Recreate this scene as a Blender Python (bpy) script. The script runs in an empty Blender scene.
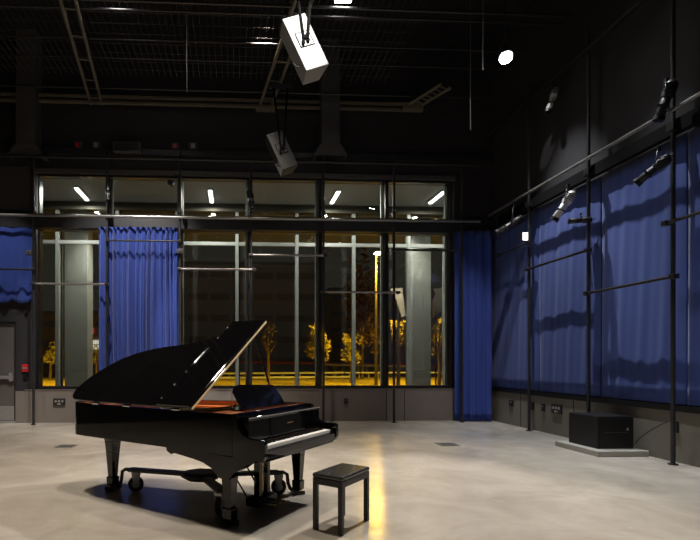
import bpy, math, random
from mathutils import Vector, Matrix
random.seed(7)
SC = bpy.context.scene
COL = SC.collection
PI = math.pi

# ------------------------------------------------------------------ camera
F, PX, HY, EYE = 485.0, 258.0, 362.0, 1.46
TH = math.atan(23.0 / 485.0)
cam_d = bpy.data.cameras.new('camera')
cam = bpy.data.objects.new('camera', cam_d)
COL.objects.link(cam)
cam.location = (0, 0, EYE)
cam.rotation_euler = (PI / 2, 0, -TH)
cam_d.sensor_width = 36
cam_d.lens = F / 700 * 36
cam_d.shift_x = (350 - PX) / 700
cam_d.shift_y = (HY - 270) / 700
cam_d.clip_end = 500
SC.camera = cam

# ------------------------------------------------------------------ world
w = bpy.data.worlds.new('night_sky')
SC.world = w
w.use_nodes = True
w.node_tree.nodes['Background'].inputs[0].default_value = (0.50, 0.44, 0.36, 1)
w.node_tree.nodes['Background'].inputs[1].default_value = 0.06

# ------------------------------------------------------------------ lights
def spot(name, loc, aim, power, angle=80, blend=0.5, size=0.12, col=(1, 0.93, 0.84)):
    d = bpy.data.lights.new(name, 'SPOT')
    d.energy = power; d.spot_size = math.radians(angle); d.spot_blend = blend
    d.shadow_soft_size = size; d.color = col
    o = bpy.data.objects.new(name, d); COL.objects.link(o)
    o.location = loc
    o.rotation_euler = (Vector(aim) - Vector(loc)).to_track_quat('-Z', 'Y').to_euler()
    return o

def area(name, loc, rot, power, sx, sy, col=(1, 1, 1)):
    d = bpy.data.lights.new(name, 'AREA')
    d.energy = power; d.shape = 'RECTANGLE'; d.size = sx; d.size_y = sy; d.color = col
    o = bpy.data.objects.new(name, d); COL.objects.link(o)
    o.location = loc; o.rotation_euler = rot
    return o

WARM = (1, 0.88, 0.73)
NEUT = (1, 0.95, 0.90)
COOL = (0.92, 0.96, 1.0)
# house lights aimed at the floor
spot('overhead_spot', (-0.6, 5.6, 8.2), (-0.6, 5.3, 0), 1200, 78, 0.6, 0.22, WARM)
spot('overhead_spot', (-3.6, 7.2, 8.3), (-4.2, 7.0, 0), 2000, 76, 0.6, 0.22, WARM)
spot('overhead_spot', (2.6, 6.0, 8.2), (2.3, 5.6, 0), 950, 62, 0.6, 0.22, WARM)
spot('overhead_spot', (0.6, 9.6, 8.2), (0.6, 9.4, 0), 1250, 64, 0.7, 0.22, WARM)
# spots on the back curtains and wainscot
spot('curtain_spot', (-2.6, 8.4, 7.6), (-2.4, 11.8, 1.8), 1350, 58, 0.6, 0.05, NEUT)
spot('curtain_spot', (4.9, 8.7, 7.6), (5.7, 11.8, 0.2), 700, 34, 0.9, 0.06, NEUT)
# spots raking down the right wall
spot('wall_spot', (5.20, 9.2, 8.0), (5.95, 8.7, 0), 1500, 54, 0.9, 0.025, COOL)
spot('wall_spot', (5.20, 7.2, 8.0), (5.95, 6.6, 0), 900, 44, 0.9, 0.025, COOL)
spot('wall_spot', (5.20, 5.0, 8.0), (5.95, 4.8, 0), 800, 48, 0.9, 0.025, COOL)
spot('curtain_spot', (-5.4, 8.7, 7.6), (-5.7, 11.8, 2.8), 520, 36, 0.6, 0.05, NEUT)
spot('overhead_spot', (4.4, 7.6, 8.6), (5.95, 9.2, 6.5), 420, 6, 0.6, 0.04, NEUT)  # added narrow spot, only brightens the small silver spotlight
# light on the hanging loudspeaker
spot('speaker_spot', (1.7, 4.9, 8.1), (1.02, 7.2, 6.25), 1900, 20, 0.3, 0.06, NEUT)

SC.view_settings.view_transform = 'Standard'
SC.view_settings.look = 'None'
SC.view_settings.gamma = 1.0
SC.view_settings.exposure = 0.0
SC.view_settings.use_curve_mapping = False

# ------------------------------------------------------------------ measuring helpers
CS, SN = math.cos(TH), math.sin(TH)
def _ray(px, py):
    a = (px - PX) / F; b = (HY - py) / F
    return Vector((a * CS + SN, -a * SN + CS, b))
def on(px, py, ax, val):
    """photo pixel -> point on the plane (axis ax = val)"""
    d = _ray(px, py); o = Vector((0, 0, EYE))
    return o + d * ((val - o[ax]) / d[ax])
def onX(px, py, v): return on(px, py, 0, v)
def onY(px, py, v): return on(px, py, 1, v)
def onZ(px, py, v): return on(px, py, 2, v)

# ------------------------------------------------------------------ materials
MATS = {}
def mat(name, col, rough=0.5, metal=0.0, var=0.12, scale=8.0, coat=0.0, bump=0.0, spec=0.5, emit=None, es=0.0, dist=0.05, sheen=0.0):
    m = bpy.data.materials.new(name); m.use_nodes = True
    nt = m.node_tree; N = nt.nodes; L = nt.links
    p = N['Principled BSDF']
    p.inputs['Roughness'].default_value = rough
    p.inputs['Metallic'].default_value = metal
    p.inputs['Specular IOR Level'].default_value = spec
    p.inputs['Coat Weight'].default_value = coat
    p.inputs['Coat Roughness'].default_value = 0.03
    if sheen: p.inputs['Sheen Weight'].default_value = sheen
    tc = N.new('ShaderNodeTexCoord')
    nz = N.new('ShaderNodeTexNoise'); nz.inputs['Scale'].default_value = scale; nz.inputs['Detail'].default_value = 5
    L.new(tc.outputs['Object'], nz.inputs['Vector'])
    mx = N.new('ShaderNodeMix'); mx.data_type = 'RGBA'
    mx.inputs['A'].default_value = (*[c * (1 - var) for c in col], 1)
    mx.inputs['B'].default_value = (*[min(1, c * (1 + var)) for c in col], 1)
    L.new(nz.outputs['Fac'], mx.inputs['Factor'])
    L.new(mx.outputs['Result'], p.inputs['Base Color'])
    if bump:
        b = N.new('ShaderNodeBump'); b.inputs['Strength'].default_value = bump; b.inputs['Distance'].default_value = dist
        L.new(nz.outputs['Fac'], b.inputs['Height']); L.new(b.outputs['Normal'], p.inputs['Normal'])
    if emit:
        p.inputs['Emission Color'].default_value = (*emit, 1); p.inputs['Emission Strength'].default_value = es
    MATS[name] = m
    return m

def floor_mat():
    m = bpy.data.materials.new('polished_concrete'); m.use_nodes = True
    nt = m.node_tree; N = nt.nodes; L = nt.links; p = N['Principled BSDF']
    tc = N.new('ShaderNodeTexCoord')
    n1 = N.new('ShaderNodeTexNoise'); n1.inputs['Scale'].default_value = 1.1; n1.inputs['Detail'].default_value = 8; n1.inputs['Roughness'].default_value = 0.65
    n1.inputs['Distortion'].default_value = 0.6
    L.new(tc.outputs['Object'], n1.inputs['Vector'])
    cr = N.new('ShaderNodeValToRGB')
    cr.color_ramp.elements[0].position = 0.3; cr.color_ramp.elements[0].color = (0.33, 0.295, 0.25, 1)
    cr.color_ramp.elements[1].position = 0.72; cr.color_ramp.elements[1].color = (0.52, 0.48, 0.42, 1)
    L.new(n1.outputs['Fac'], cr.inputs['Fac'])
    n2 = N.new('ShaderNodeTexNoise'); n2.inputs['Scale'].default_value = 3.3; n2.inputs['Detail'].default_value = 6
    L.new(tc.outputs['Object'], n2.inputs['Vector'])
    # pale chips
    v = N.new('ShaderNodeTexVoronoi'); v.inputs['Scale'].default_value = 2.4
    L.new(tc.outputs['Object'], v.inputs['Vector'])
    ad = N.new('ShaderNodeMath'); ad.operation = 'MULTIPLY_ADD'; ad.inputs[1].default_value = 0.05
    L.new(n2.outputs['Fac'], ad.inputs[0]); L.new(v.outputs['Distance'], ad.inputs[2])
    cmp = N.new('ShaderNodeMath'); cmp.operation = 'LESS_THAN'; cmp.inputs[1].default_value = 0.058
    L.new(ad.outputs[0], cmp.inputs[0])
    sc = N.new('ShaderNodeMath'); sc.operation = 'MULTIPLY'; sc.inputs[1].default_value = 0.5
    L.new(cmp.outputs[0], sc.inputs[0])
    mx = N.new('ShaderNodeMix'); mx.data_type = 'RGBA'
    mx.inputs['B'].default_value = (0.72, 0.69, 0.64, 1)
    L.new(sc.outputs[0], mx.inputs['Factor']); L.new(cr.outputs['Color'], mx.inputs['A'])
    L.new(mx.outputs['Result'], p.inputs['Base Color'])
    mr = N.new('ShaderNodeMapRange'); mr.inputs['To Min'].default_value = 0.12; mr.inputs['To Max'].default_value = 0.30
    L.new(n2.outputs['Fac'], mr.inputs['Value']); L.new(mr.outputs['Result'], p.inputs['Roughness'])
    n3 = N.new('ShaderNodeTexNoise'); n3.inputs['Scale'].default_value = 5.0; n3.inputs['Detail'].default_value = 2
    L.new(tc.outputs['Object'], n3.inputs['Vector'])
    b = N.new('ShaderNodeBump'); b.inputs['Strength'].default_value = 0.10; b.inputs['Distance'].default_value = 0.03
    L.new(n3.outputs['Fac'], b.inputs['Height']); L.new(b.outputs['Normal'], p.inputs['Normal'])
    p.inputs['Specular IOR Level'].default_value = 0.5
    return m

def glass_mat(name, tint, refl):
    m = bpy.data.materials.new(name); m.use_nodes = True
    nt = m.node_tree; N = nt.nodes; L = nt.links; N.clear()
    out = N.new('ShaderNodeOutputMaterial'); mix = N.new('ShaderNodeMixShader')
    t = N.new('ShaderNodeBsdfTransparent'); t.inputs[0].default_value = (*tint, 1)
    g = N.new('ShaderNodeBsdfGlossy'); g.inputs['Roughness'].default_value = 0.01; g.inputs[0].default_value = (refl, refl, refl, 1)
    f = N.new('ShaderNodeFresnel'); f.inputs[0].default_value = 1.5
    L.new(f.outputs[0], mix.inputs[0]); L.new(t.outputs[0], mix.inputs[1]); L.new(g.outputs[0], mix.inputs[2])
    L.new(mix.outputs[0], out.inputs[0])
    return m

def stripes_mat(name, col, scale, axis='X', rough=0.6, depth=0.6):
    m = bpy.data.materials.new(name); m.use_nodes = True
    nt = m.node_tree; N = nt.nodes; L = nt.links; p = N['Principled BSDF']
    tc = N.new('ShaderNodeTexCoord'); wv = N.new('ShaderNodeTexWave')
    wv.bands_direction = axis; wv.inputs['Scale'].default_value = scale
    L.new(tc.outputs['Object'], wv.inputs['Vector'])
    b = N.new('ShaderNodeBump'); b.inputs['Strength'].default_value = depth; b.inputs['Distance'].default_value = 0.04
    L.new(wv.outputs['Fac'], b.inputs['Height']); L.new(b.outputs['Normal'], p.inputs['Normal'])
    mx = N.new('ShaderNodeMix'); mx.data_type = 'RGBA'
    mx.inputs['A'].default_value = (*[c * 0.7 for c in col], 1); mx.inputs['B'].default_value = (*col, 1)
    L.new(wv.outputs['Fac'], mx.inputs['Factor']); L.new(mx.outputs['Result'], p.inputs['Base Color'])
    p.inputs['Roughness'].default_value = rough
    return m

FLOOR = floor_mat()
BLACKWALL = mat('black_wall_paint', (0.021, 0.019, 0.022), 0.75, var=0.2, scale=2)
GREYWALL = mat('charcoal_wall_panel', (0.055, 0.052, 0.052), 0.6, var=0.1, scale=2)
WAINS = mat('grey_wainscot', (0.205, 0.175, 0.155), 0.65, var=0.08, scale=1.5)
WAINSR = mat('olive_grey_wainscot', (0.17, 0.155, 0.125), 0.65, var=0.08, scale=1.5)
CEIL = stripes_mat('corrugated_ceiling', (0.012, 0.010, 0.012), 6, 'X')
BLACK = mat('black_metal', (0.012, 0.012, 0.013), 0.4, 0.3, var=0.2)
FRAME = mat('black_window_frame', (0.014, 0.014, 0.016), 0.35, 0.2, var=0.1)
FLAT = mat('flat_black', (0.004, 0.004, 0.004), 0.9, spec=0.1)
SATIN = mat('satin_black', (0.02, 0.02, 0.022), 0.45, var=0.2, scale=20)
PIPE = mat('dark_steel_pipe', (0.05, 0.047, 0.047), 0.38, 0.7, var=0.25, scale=10)
RAIL = mat('worn_steel_rail', (0.30, 0.29, 0.28), 0.35, 0.8, var=0.2, scale=10)
BEAM = mat('brown_grey_beam', (0.13, 0.115, 0.08), 0.6, var=0.3, scale=3)
DUCT = mat('grey_duct', (0.065, 0.062, 0.062), 0.55, var=0.15, scale=4)
BLUE = mat('blue_velour', (0.022, 0.056, 0.31), 0.85, var=0.12, scale=3, sheen=0.2)
BLUED = mat('blue_wall_fabric', (0.024, 0.052, 0.235), 0.85, var=0.10, scale=2.5, sheen=0.15)
PBLACK = mat('piano_lacquer', (0.0030, 0.0028, 0.0032), 0.05, coat=0.0, var=0.05)
PUNDER = mat('piano_underside', (0.03, 0.02, 0.013), 0.5)
GOLD = mat('bronze_iron_frame', (0.80, 0.27, 0.08), 0.38, 0.55, var=0.25, scale=12)
WOOD = mat('pin_block_wood', (0.42, 0.13, 0.05), 0.35, var=0.3, scale=15, coat=0.4)
LIDGLINT = mat('painted_lid_reflection', (0.80, 0.64, 0.36), 0.45, 0.1, var=0.1)  # gold reflection along the lid front, put into the colour
BRASS = mat('brass', (0.8, 0.55, 0.22), 0.25, 1.0)
CHROME = mat('chrome', (0.8, 0.8, 0.8), 0.15, 1.0)
IVORY = mat('white_key_top', (0.93, 0.92, 0.89), 0.22, var=0.03)
EBONY = mat('black_key', (0.006, 0.006, 0.006), 0.3)
FELT = mat('red_felt', (0.25, 0.02, 0.02), 0.9)
LEATHER = mat('black_leather', (0.03, 0.03, 0.03), 0.2, var=0.2, scale=40, bump=0.15, dist=0.005, coat=0.2)
RUBBER = mat('dark_rubber', (0.02, 0.02, 0.02), 0.6)
GALV = mat('galvanised_steel', (0.45, 0.45, 0.45), 0.4, 0.7, var=0.2, scale=20)
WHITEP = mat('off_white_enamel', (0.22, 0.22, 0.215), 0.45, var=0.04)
SPKDIM = mat('dimmed_speaker_shell', (0.028, 0.028, 0.030), 0.5, var=0.05)  # dim copy of the loudspeaker shell, shade put into the colour
CASTAL = mat('cast_aluminium', (0.78, 0.76, 0.76), 0.3, 0.45, var=0.2, scale=30)
RED = mat('red_plastic', (0.6, 0.02, 0.03), 0.4)
DOOR = mat('taupe_door_paint', (0.125, 0.112, 0.102), 0.5, var=0.06, scale=2)
STEELP = mat('brushed_plate', (0.38, 0.37, 0.36), 0.35, 0.4, var=0.1)
SLAB = mat('pale_concrete_plinth', (0.36, 0.34, 0.30), 0.55, var=0.12, scale=4)
MULL = mat('pale_aluminium_mullion', (0.42, 0.44, 0.43), 0.5, 0.1, var=0.06)
CONC = mat('grey_concrete', (0.44, 0.44, 0.42), 0.8, var=0.10, scale=3, bump=0.2, dist=0.01)
SOFFIT = mat('pale_soffit_board', (0.30, 0.30, 0.285), 0.8, var=0.05, scale=2)
DKBAND = mat('dark_olive_fascia', (0.06, 0.055, 0.04), 0.7)
GRASS = mat('lawn_lamp_yellow', (0.50, 0.40, 0.05), 0.9, var=0.35, scale=0.6)  # yellow lamp light put into the grass colour
ASPH = mat('asphalt', (0.07, 0.07, 0.07), 0.6, var=0.2, scale=1)
PAVE = mat('pale_paving', (0.34, 0.32, 0.27), 0.8, var=0.2, scale=1.0)
BARK = mat('tree_bark', (0.16, 0.11, 0.06), 0.9, var=0.3)
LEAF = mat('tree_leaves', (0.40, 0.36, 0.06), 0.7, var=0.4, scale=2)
FACADE = mat('slate_facade', (0.36, 0.40, 0.66), 0.7, var=0.12, scale=0.3)
FACADEB = mat('brown_facade', (0.42, 0.30, 0.22), 0.7, var=0.15, scale=0.3)
DKWIN = mat('dark_window_band', (0.22, 0.24, 0.40), 0.5)
LEAFDIM = mat('dimmed_leaves', (0.10, 0.055, 0.018), 0.8, var=0.4, scale=2)  # leaf colour darkened so the tree looks dimly lit
CANOPY = mat('grey_canopy_board', (0.13, 0.145, 0.165), 0.8, var=0.05, scale=2)
BEIGE = mat('beige_board', (0.66, 0.55, 0.42), 0.7, var=0.06)
TRAILM = mat('pale_light_trail', (0.75, 0.78, 0.72), 0.4, 0.0, var=0.1)  # pale car light trail, given as a surface colour
REDTRAIL = mat('red_light_trail', (0.62, 0.10, 0.08), 0.5)  # red car light trail, given as a surface colour
TUBE = mat('lit_tube_white', (1, 1, 1), 0.5, emit=(1.0, 0.98, 0.92), es=7)
LAMPON = mat('lit_lamp_lens', (1, 1, 1), 0.5, emit=(1.0, 0.98, 0.95), es=60)
LAMPDIM = mat('lit_lamp_face', (1, 1, 1), 0.5, emit=(1.0, 0.96, 0.95), es=3)
SODIUM = mat('sodium_lamp_lens', (1, 0.6, 0.1), 0.5, emit=(1.0, 0.52, 0.06), es=500)
LITWIN = mat('lit_far_window', (1, 1, 0.9), 0.5, emit=(1.0, 0.98, 0.75), es=0.9)
REDSIGN = mat('lit_red_sign', (1, 0.1, 0.1), 0.5, emit=(1.0, 0.06, 0.05), es=0.35)
LENS = mat('dark_lens_glass', (0.01, 0.01, 0.02), 0.05, coat=1)
GLASS = glass_mat('window_glass', (0.88, 0.90, 0.88), 0.9)
GLASS2 = glass_mat('outer_glass', (0.86, 0.88, 0.86), 0.8)

# ------------------------------------------------------------------ mesh builder
class MB:
    def __init__(s): s.v = []; s.f = []; s.m = []; s.s = []
    def add(s, vs, fs, mi=0, smooth=False):
        b = len(s.v); s.v += [Vector(v) for v in vs]
        for f in fs: s.f.append([b + i for i in f]); s.m.append(mi); s.s.append(smooth)
        return s
    def box(s, a, b, mi=0, M=None):
        x0, y0, z0 = a; x1, y1, z1 = b
        vs = [Vector(p) for p in ((x0,y0,z0),(x1,y0,z0),(x1,y1,z0),(x0,y1,z0),(x0,y0,z1),(x1,y0,z1),(x1,y1,z1),(x0,y1,z1))]
        if M: vs = [M @ p for p in vs]
        return s.add(vs, [(0,3,2,1),(4,5,6,7),(0,1,5,4),(1,2,6,5),(2,3,7,6),(3,0,4,7)], mi)
    def cbox(s, c, d, mi=0, M=None):
        return s.box([c[i]-d[i]/2 for i in range(3)], [c[i]+d[i]/2 for i in range(3)], mi, M)
    def tube(s, pts, r, n=12, mi=0, cap=True, M=None):
        pts = [Vector(p) for p in pts]
        if M: pts = [M @ p for p in pts]
        rs = r if isinstance(r, (list, tuple)) else [r] * len(pts)
        rings = []; up = None
        for i, p in enumerate(pts):
            t = (pts[min(i+1, len(pts)-1)] - pts[max(i-1, 0)]).normalized()
            if up is None:
                up = Vector((0,0,1)) if abs(t.z) < 0.9 else Vector((1,0,0))
            a = t.cross(up).normalized(); b = a.cross(t).normalized(); up = b
            rings.append([p + (a*math.cos(2*PI*k/n) + b*math.sin(2*PI*k/n)) * rs[i] for k in range(n)])
        vs = [q for rg in rings for q in rg]; fs = []
        for i in range(len(rings)-1):
            for k in range(n):
                fs.append((i*n+k, i*n+(k+1)%n, (i+1)*n+(k+1)%n, (i+1)*n+k))
        s.add(vs, fs, mi, True)
        if cap:
            L = len(rings)
            s.add(rings[0], [tuple(range(n))[::-1]], mi); s.add(rings[-1], [tuple(range(n))], mi)
        return s
    def prism(s, outline, z0, z1, mi=0, M=None):
        n = len(outline)
        vs = [Vector((x,y,z0)) for x,y in outline] + [Vector((x,y,z1)) for x,y in outline]
        if M: vs = [M @ p for p in vs]
        fs = [tuple(range(n))[::-1], tuple(range(n,2*n))] + [(i,(i+1)%n,n+(i+1)%n,n+i) for i in range(n)]
        return s.add(vs, fs, mi)
    def frustum(s, a, da, b, db, mi=0, M=None):
        """rectangular taper from centre a (size da) to centre b (size db), along z"""
        vs = []
        for c, d in ((a,da),(b,db)):
            for sx, sy in ((-1,-1),(1,-1),(1,1),(-1,1)):
                vs.append(Vector((c[0]+sx*d[0]/2, c[1]+sy*d[1]/2, c[2])))
        if M: vs = [M @ p for p in vs]
        return s.add(vs, [(3,2,1,0),(4,5,6,7),(0,1,5,4),(1,2,6,5),(2,3,7,6),(3,0,4,7)], mi)
    def ring(s, outer, inner, z0, z1, mi=0):
        n = len(outer)
        vs = [Vector((x,y,z0)) for x,y in outer]+[Vector((x,y,z1)) for x,y in outer]+[Vector((x,y,z0)) for x,y in inner]+[Vector((x,y,z1)) for x,y in inner]
        fs = []
        for i in range(n):
            j = (i+1)%n
            fs += [(i,j,n+j,n+i),(2*n+j,2*n+i,3*n+i,3*n+j),(n+i,n+j,3*n+j,3*n+i),(j,i,2*n+i,2*n+j)]
        return s.add(vs, fs, mi)
    def grid(s, fn, nu, nv, mi=0):
        vs = [fn(i/nu, j/nv) for j in range(nv+1) for i in range(nu+1)]
        fs = [(j*(nu+1)+i, j*(nu+1)+i+1, (j+1)*(nu+1)+i+1, (j+1)*(nu+1)+i) for j in range(nv) for i in range(nu)]
        return s.add(vs, fs, mi, True)
    def build(s, name, mats, parent=None, bev=0.0, world=False, solid=0.0, recenter=True, seg=2):
        if not isinstance(mats, (list, tuple)): mats = [mats]
        off = Vector((0,0,0))
        if parent is None and recenter:
            xs = [v.x for v in s.v]; ys = [v.y for v in s.v]; zs = [v.z for v in s.v]
            off = Vector(((min(xs)+max(xs))/2, (min(ys)+max(ys))/2, min(zs)))
        me = bpy.data.meshes.new(name)
        me.from_pydata([v - off for v in s.v], [], s.f)
        for mm in mats: me.materials.append(mm)
        for i, p in enumerate(me.polygons):
            p.material_index = s.m[i]; p.use_smooth = s.s[i]
        me.update()
        o = bpy.data.objects.new(name, me); COL.objects.link(o)
        o.location = off
        if parent is not None:
            o.parent = parent
            if world: o.matrix_parent_inverse = WM[parent.name].inverted()
        WM[o.name] = Matrix.Translation(off) if parent is None else (Matrix.Identity(4) if world else WM.get(parent.name, Matrix.Identity(4)))
        if solid:
            md = o.modifiers.new('thickness', 'SOLIDIFY'); md.thickness = solid; md.offset = 0
        if bev:
            md = o.modifiers.new('bevel', 'BEVEL'); md.width = bev; md.segments = seg; md.limit_method = 'ANGLE'; md.angle_limit = math.radians(40)
        return o
WM = {}

def tag(o, label=None, cat=None, group=None, kind=None):
    if label: o['label'] = label
    if cat: o['category'] = cat
    if group: o['group'] = group
    if kind: o['kind'] = kind
    return o
def thing(name, label, cat, loc=(0,0,0), rz=0.0, group=None, kind=None):
    o = bpy.data.objects.new(name, None); COL.objects.link(o)
    o.location = loc; o.rotation_euler = (0,0,rz); o.empty_display_size = 0.1
    WM[o.name] = Matrix.Translation(Vector(loc)) @ Matrix.Rotation(rz, 4, 'Z')
    return tag(o, label, cat, group, kind)
def struct(name, mb, m, label=None, **k):
    return tag(mb.build(name, m, **k), label, None, None, 'structure')

# ================================================================== ROOM SHELL
YB, XR, XL, YF, ZC = 11.9, 6.45, -8.0, -3.5, 9.2
YO = 14.3                                   # outer glazing
ZTOP = 5.90                                 # head of upper windows
struct('floor', MB().box((XL, YF, -0.12), (XR+0.2, YO+0.4, 0)), FLOOR, 'polished beige grey concrete floor', recenter=False)
struct('ceiling', MB().box((XL, YF, ZC), (XR, YB, ZC+0.1)), CEIL, 'black corrugated deck ceiling', recenter=False)
struct('wall_left', MB().box((XL-0.1, YF, 0), (XL, YB, ZC)), BLACKWALL, 'black side wall')
struct('wall_front', MB().box((XL, YF-0.1, 0), (XR, YF, ZC)), BLACKWALL, 'black wall behind the viewer')
struct('wall_right', MB().box((XR, YF, 0), (XR+0.2, YB+0.25, ZC)), BLACKWALL, 'black wall behind the blue panels')

edges = [onY(px, 300, YB).x for px in (38, 108, 180, 249.5, 320.5, 387, 452)]
XW0, XW1 = edges[0], edges[-1]
xd0, xd1 = -6.25, onY(16, 400, YB).x        # door opening
wb = MB()
wb.box((XL, YB, 0), (xd0, YB+0.25, 2.42))
wb.box((XL, YB, 2.42), (XW0-0.06, YB+0.25, ZC))
wb.box((xd1, YB, 0), (XW0-0.06, YB+0.25, 2.42))
wb.box((XW0-0.06, YB, 6.06), (XW1+0.06, YB+0.25, ZC))
wb.box((XW1+0.06, YB, 0), (XR, YB+0.25, ZC))
wb.box((XW0-0.06, YB+0.02, 0), (XW1+0.06, YB+0.25, 0.78))
struct('wall_back', wb, BLACKWALL, 'black upper end wall around the tall windows', recenter=False)
struct('trim_1', MB().box((XW0-0.28, YB-0.03, 0.0), (5.62, YB+0.02, 0.785)).box((xd1, YB-0.03, 0), (XW0-0.285, YB, 0.76)), WAINS, 'grey wainscot boards under the windows')
b = MB()
b.box((XW0-0.3, YB-0.045, 0.785), (5.62, YB+0.05, 0.80))
struct('trim_2', b, WAINS, 'thin grey cap along the wainscot')
struct('trim_3', MB().box((XL, YB-0.14, 4.66), (XR-0.01, YB+0.06, 4.98)), SATIN, 'deep black beam between lower and upper windows', bev=0.01)
struct('trim_4', MB().box((XW0-0.06, YB-0.06, 5.99), (XW1+0.06, YB, 6.10)), DUCT, 'grey blind housing above the upper windows')
struct('trim_5', MB().box((XL, YB-0.02, 5.1), (XW0-0.2, YB, 6.15)), GREYWALL, 'charcoal panel above the short blue curtain')
struct('trim_6', MB().box((XR-0.04, YF, 0), (XR, YB-0.03, 0.74)), WAINSR, 'olive grey wainscot along the right wall')
struct('trim_7', MB().box((XR-0.07, YF, 0.745), (XR, YB-0.03, 0.83)), BLACK, 'black channel under the blue wall panels')
struct('trim_8', MB().box((XL, YB-0.08, 6.45), (XR, YB, 6.60)), SATIN, 'black ledge high on the end wall')

# wainscot joints
jb = MB()
for px in (232, 386, 404):
    x = onY(px, 400, YB).x
    jb.box((x-0.008, YB-0.034, 0.0), (x+0.008, YB-0.029, 0.785))
for py in (10.6, 8.9, 6.3):
    jb.box((XR-0.044, py-0.008, 0), (XR-0.039, py+0.008, 0.74))
struct('trim_9', jb, BLACK, 'narrow dark joints between wainscot boards', recenter=False)

# windows : six bays, two rows
wn = 0
lowr, uppr = [], []
for row, (z0, z1) in enumerate(((0.80, 4.70), (4.96, ZTOP+0.09))):
    for i in range(6):
        wn += 1
        x0, x1 = edges[i], edges[i+1]
        f = MB(); t = 0.038
        f.box((x0, YB+0.0, z0), (x0+t, YB+0.20, z1)); f.box((x1-t, YB+0.0, z0), (x1, YB+0.20, z1))
        f.box((x0+t, YB, z0), (x1-t, YB+0.20, z0+0.075)); f.box((x0+t, YB, z1-0.05), (x1-t, YB+0.20, z1))
        # pale outer face of the frame
        if i not in (0,):
            f.box((x0-0.0, YB+0.20, z0), (x0+t+0.028, YB+0.27, z1), 1)
        f.box((x1-t-0.055, YB+0.20, z0), (x1, YB+0.27, z1), 1)
        o = struct('window_%d' % wn, f, [FRAME, MULL], 'tall black framed window bay' if row == 0 else 'upper black framed window bay', recenter=False)
        g = MB().box((x0+t, YB+0.12, z0+0.075), (x1-t, YB+0.128, z1-0.05))
        g.build('window_pane', GLASS, o)

# corridor between the two glazing lines
struct('corridor_soffit', MB().box((XL, YB+0.26, 6.1), (XR+1.5, YO+0.25, 6.3)), SOFFIT, 'pale ceiling of the glazed corridor', recenter=False)
struct('corridor_fascia', MB().box((XL, YO-0.06, 5.88), (XR+1.5, YO+0.2, 6.10)), DKBAND, 'dark fascia over the outer glazing', recenter=False)
struct('corridor_end_wall', MB().box((XR+0.9, YB+0.26, 0), (XR+1.0, YO, 6.1)), CONC, 'grey end wall of the glazed corridor', recenter=False)
om = [onY(px, 300, YO).x for px in (-62, -2, 57, 117, 177, 237, 297, 354, 409, 446, 520)]
for i in range(len(om)-1):
    x0, x1 = om[i], om[i+1]
    f = MB()
    wd = 0.095
    f.box((x0-wd/2, YO, 0), (x0+wd/2, YO+0.16, 5.88))
    f.box((x0-wd/2+0.09, YO+0.16, 0), (x0+wd/2+0.04, YO+0.26, 5.88), 1)
    f.box((x0+wd/2, YO+0.02, 4.90), (x1-wd/2, YO+0.12, 5.0))
    f.box((x0+wd/2, YO+0.02, 0.0), (x1-wd/2, YO+0.12, 0.10))
    wn += 1
    o = struct('window_%d' % wn, f, [MULL, DUCT], 'outer glazing bay with pale mullion and transom', recenter=False)
    MB().box((x0+wd/2, YO+0.06, 0.1), (x1-wd/2, YO+0.068, 4.9)).box((x0+wd/2, YO+0.06, 5.0), (x1-wd/2, YO+0.068, 5.88)).build('window_pane', GLASS2, o)

# corridor ceiling tube lights
names = ['leftmost', 'second from the left', 'middle', 'rightmost']
for (px, py), wh in zip(((84, 196), (211, 196), (335, 197), (437, 197)), names):
    c = onZ(px, py, 6.07)
    if c.y > 13.6: c.y = 13.5
    r = thing('ceiling_light', '%s of the tube lights on the corridor ceiling behind the upper windows' % wh, 'light', (c.x, c.y, 6.03), 0, 'corridor tube lights')
    MB().box((-0.07, -0.5, 0.03), (0.07, 0.5, 0.07)).build('housing', MULL, r)
    MB().box((-0.045, -0.48, 0.005), (0.045, 0.48, 0.03)).build('diffuser', TUBE, r)
    area('corridor_lamp', (c.x, c.y, 5.99), (0, 0, 0), 78, 0.12, 1.1, (1, 0.97, 0.88))

# door
dx0, dx1 = xd0, xd1
d = MB()
d.box((dx0, YB+0.06, 0.02), (dx1-0.05, YB+0.11, 2.36))
do = struct('door_1', d, DOOR, 'taupe exit door with push bar')
MB().box((dx0, YB+0.02, 2.36), (dx1, YB+0.12, 2.42)).box((dx1-0.05, YB+0.02, 0), (dx1, YB+0.12, 2.36)).build('door_frame', SATIN, do, world=True)
MB().box((dx0+0.02, YB+0.045, 0.06), (dx1-0.06, YB+0.06, 0.40)).build('kick_plate', STEELP, do, world=True)
MB().box((dx0+0.06, YB-0.02, 1.05), (dx1-0.16, YB+0.03, 1.13)).box((dx1-0.16, YB-0.03, 1.0), (dx1-0.07, YB+0.06, 1.20)).build('push_bar', STEELP, do, world=True, bev=0.008)
MB().box((dx0, YB-0.04, 0.0), (dx1, YB+0.12, 0.045)).build('threshold', STEELP, do, world=True)

# ================================================================== OUTSIDE
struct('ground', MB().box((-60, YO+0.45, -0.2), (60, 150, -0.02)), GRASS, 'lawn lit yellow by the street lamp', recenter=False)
struct('path', MB().box((-40, YO+0.45, -0.02), (40, 24, 0.0)), PAVE, 'pale paving outside the building', recenter=False)
struct('road', MB().box((-60, 46, -0.02), (60, 66, 0.01)), ASPH, 'dark street beyond the lawn', recenter=False)
struct('exterior_canopy', MB().box((-14, YO+0.3, 6.35), (12, YO+5.5, 6.6)), CANOPY, 'pale canopy over the paving outside', recenter=False)

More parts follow.
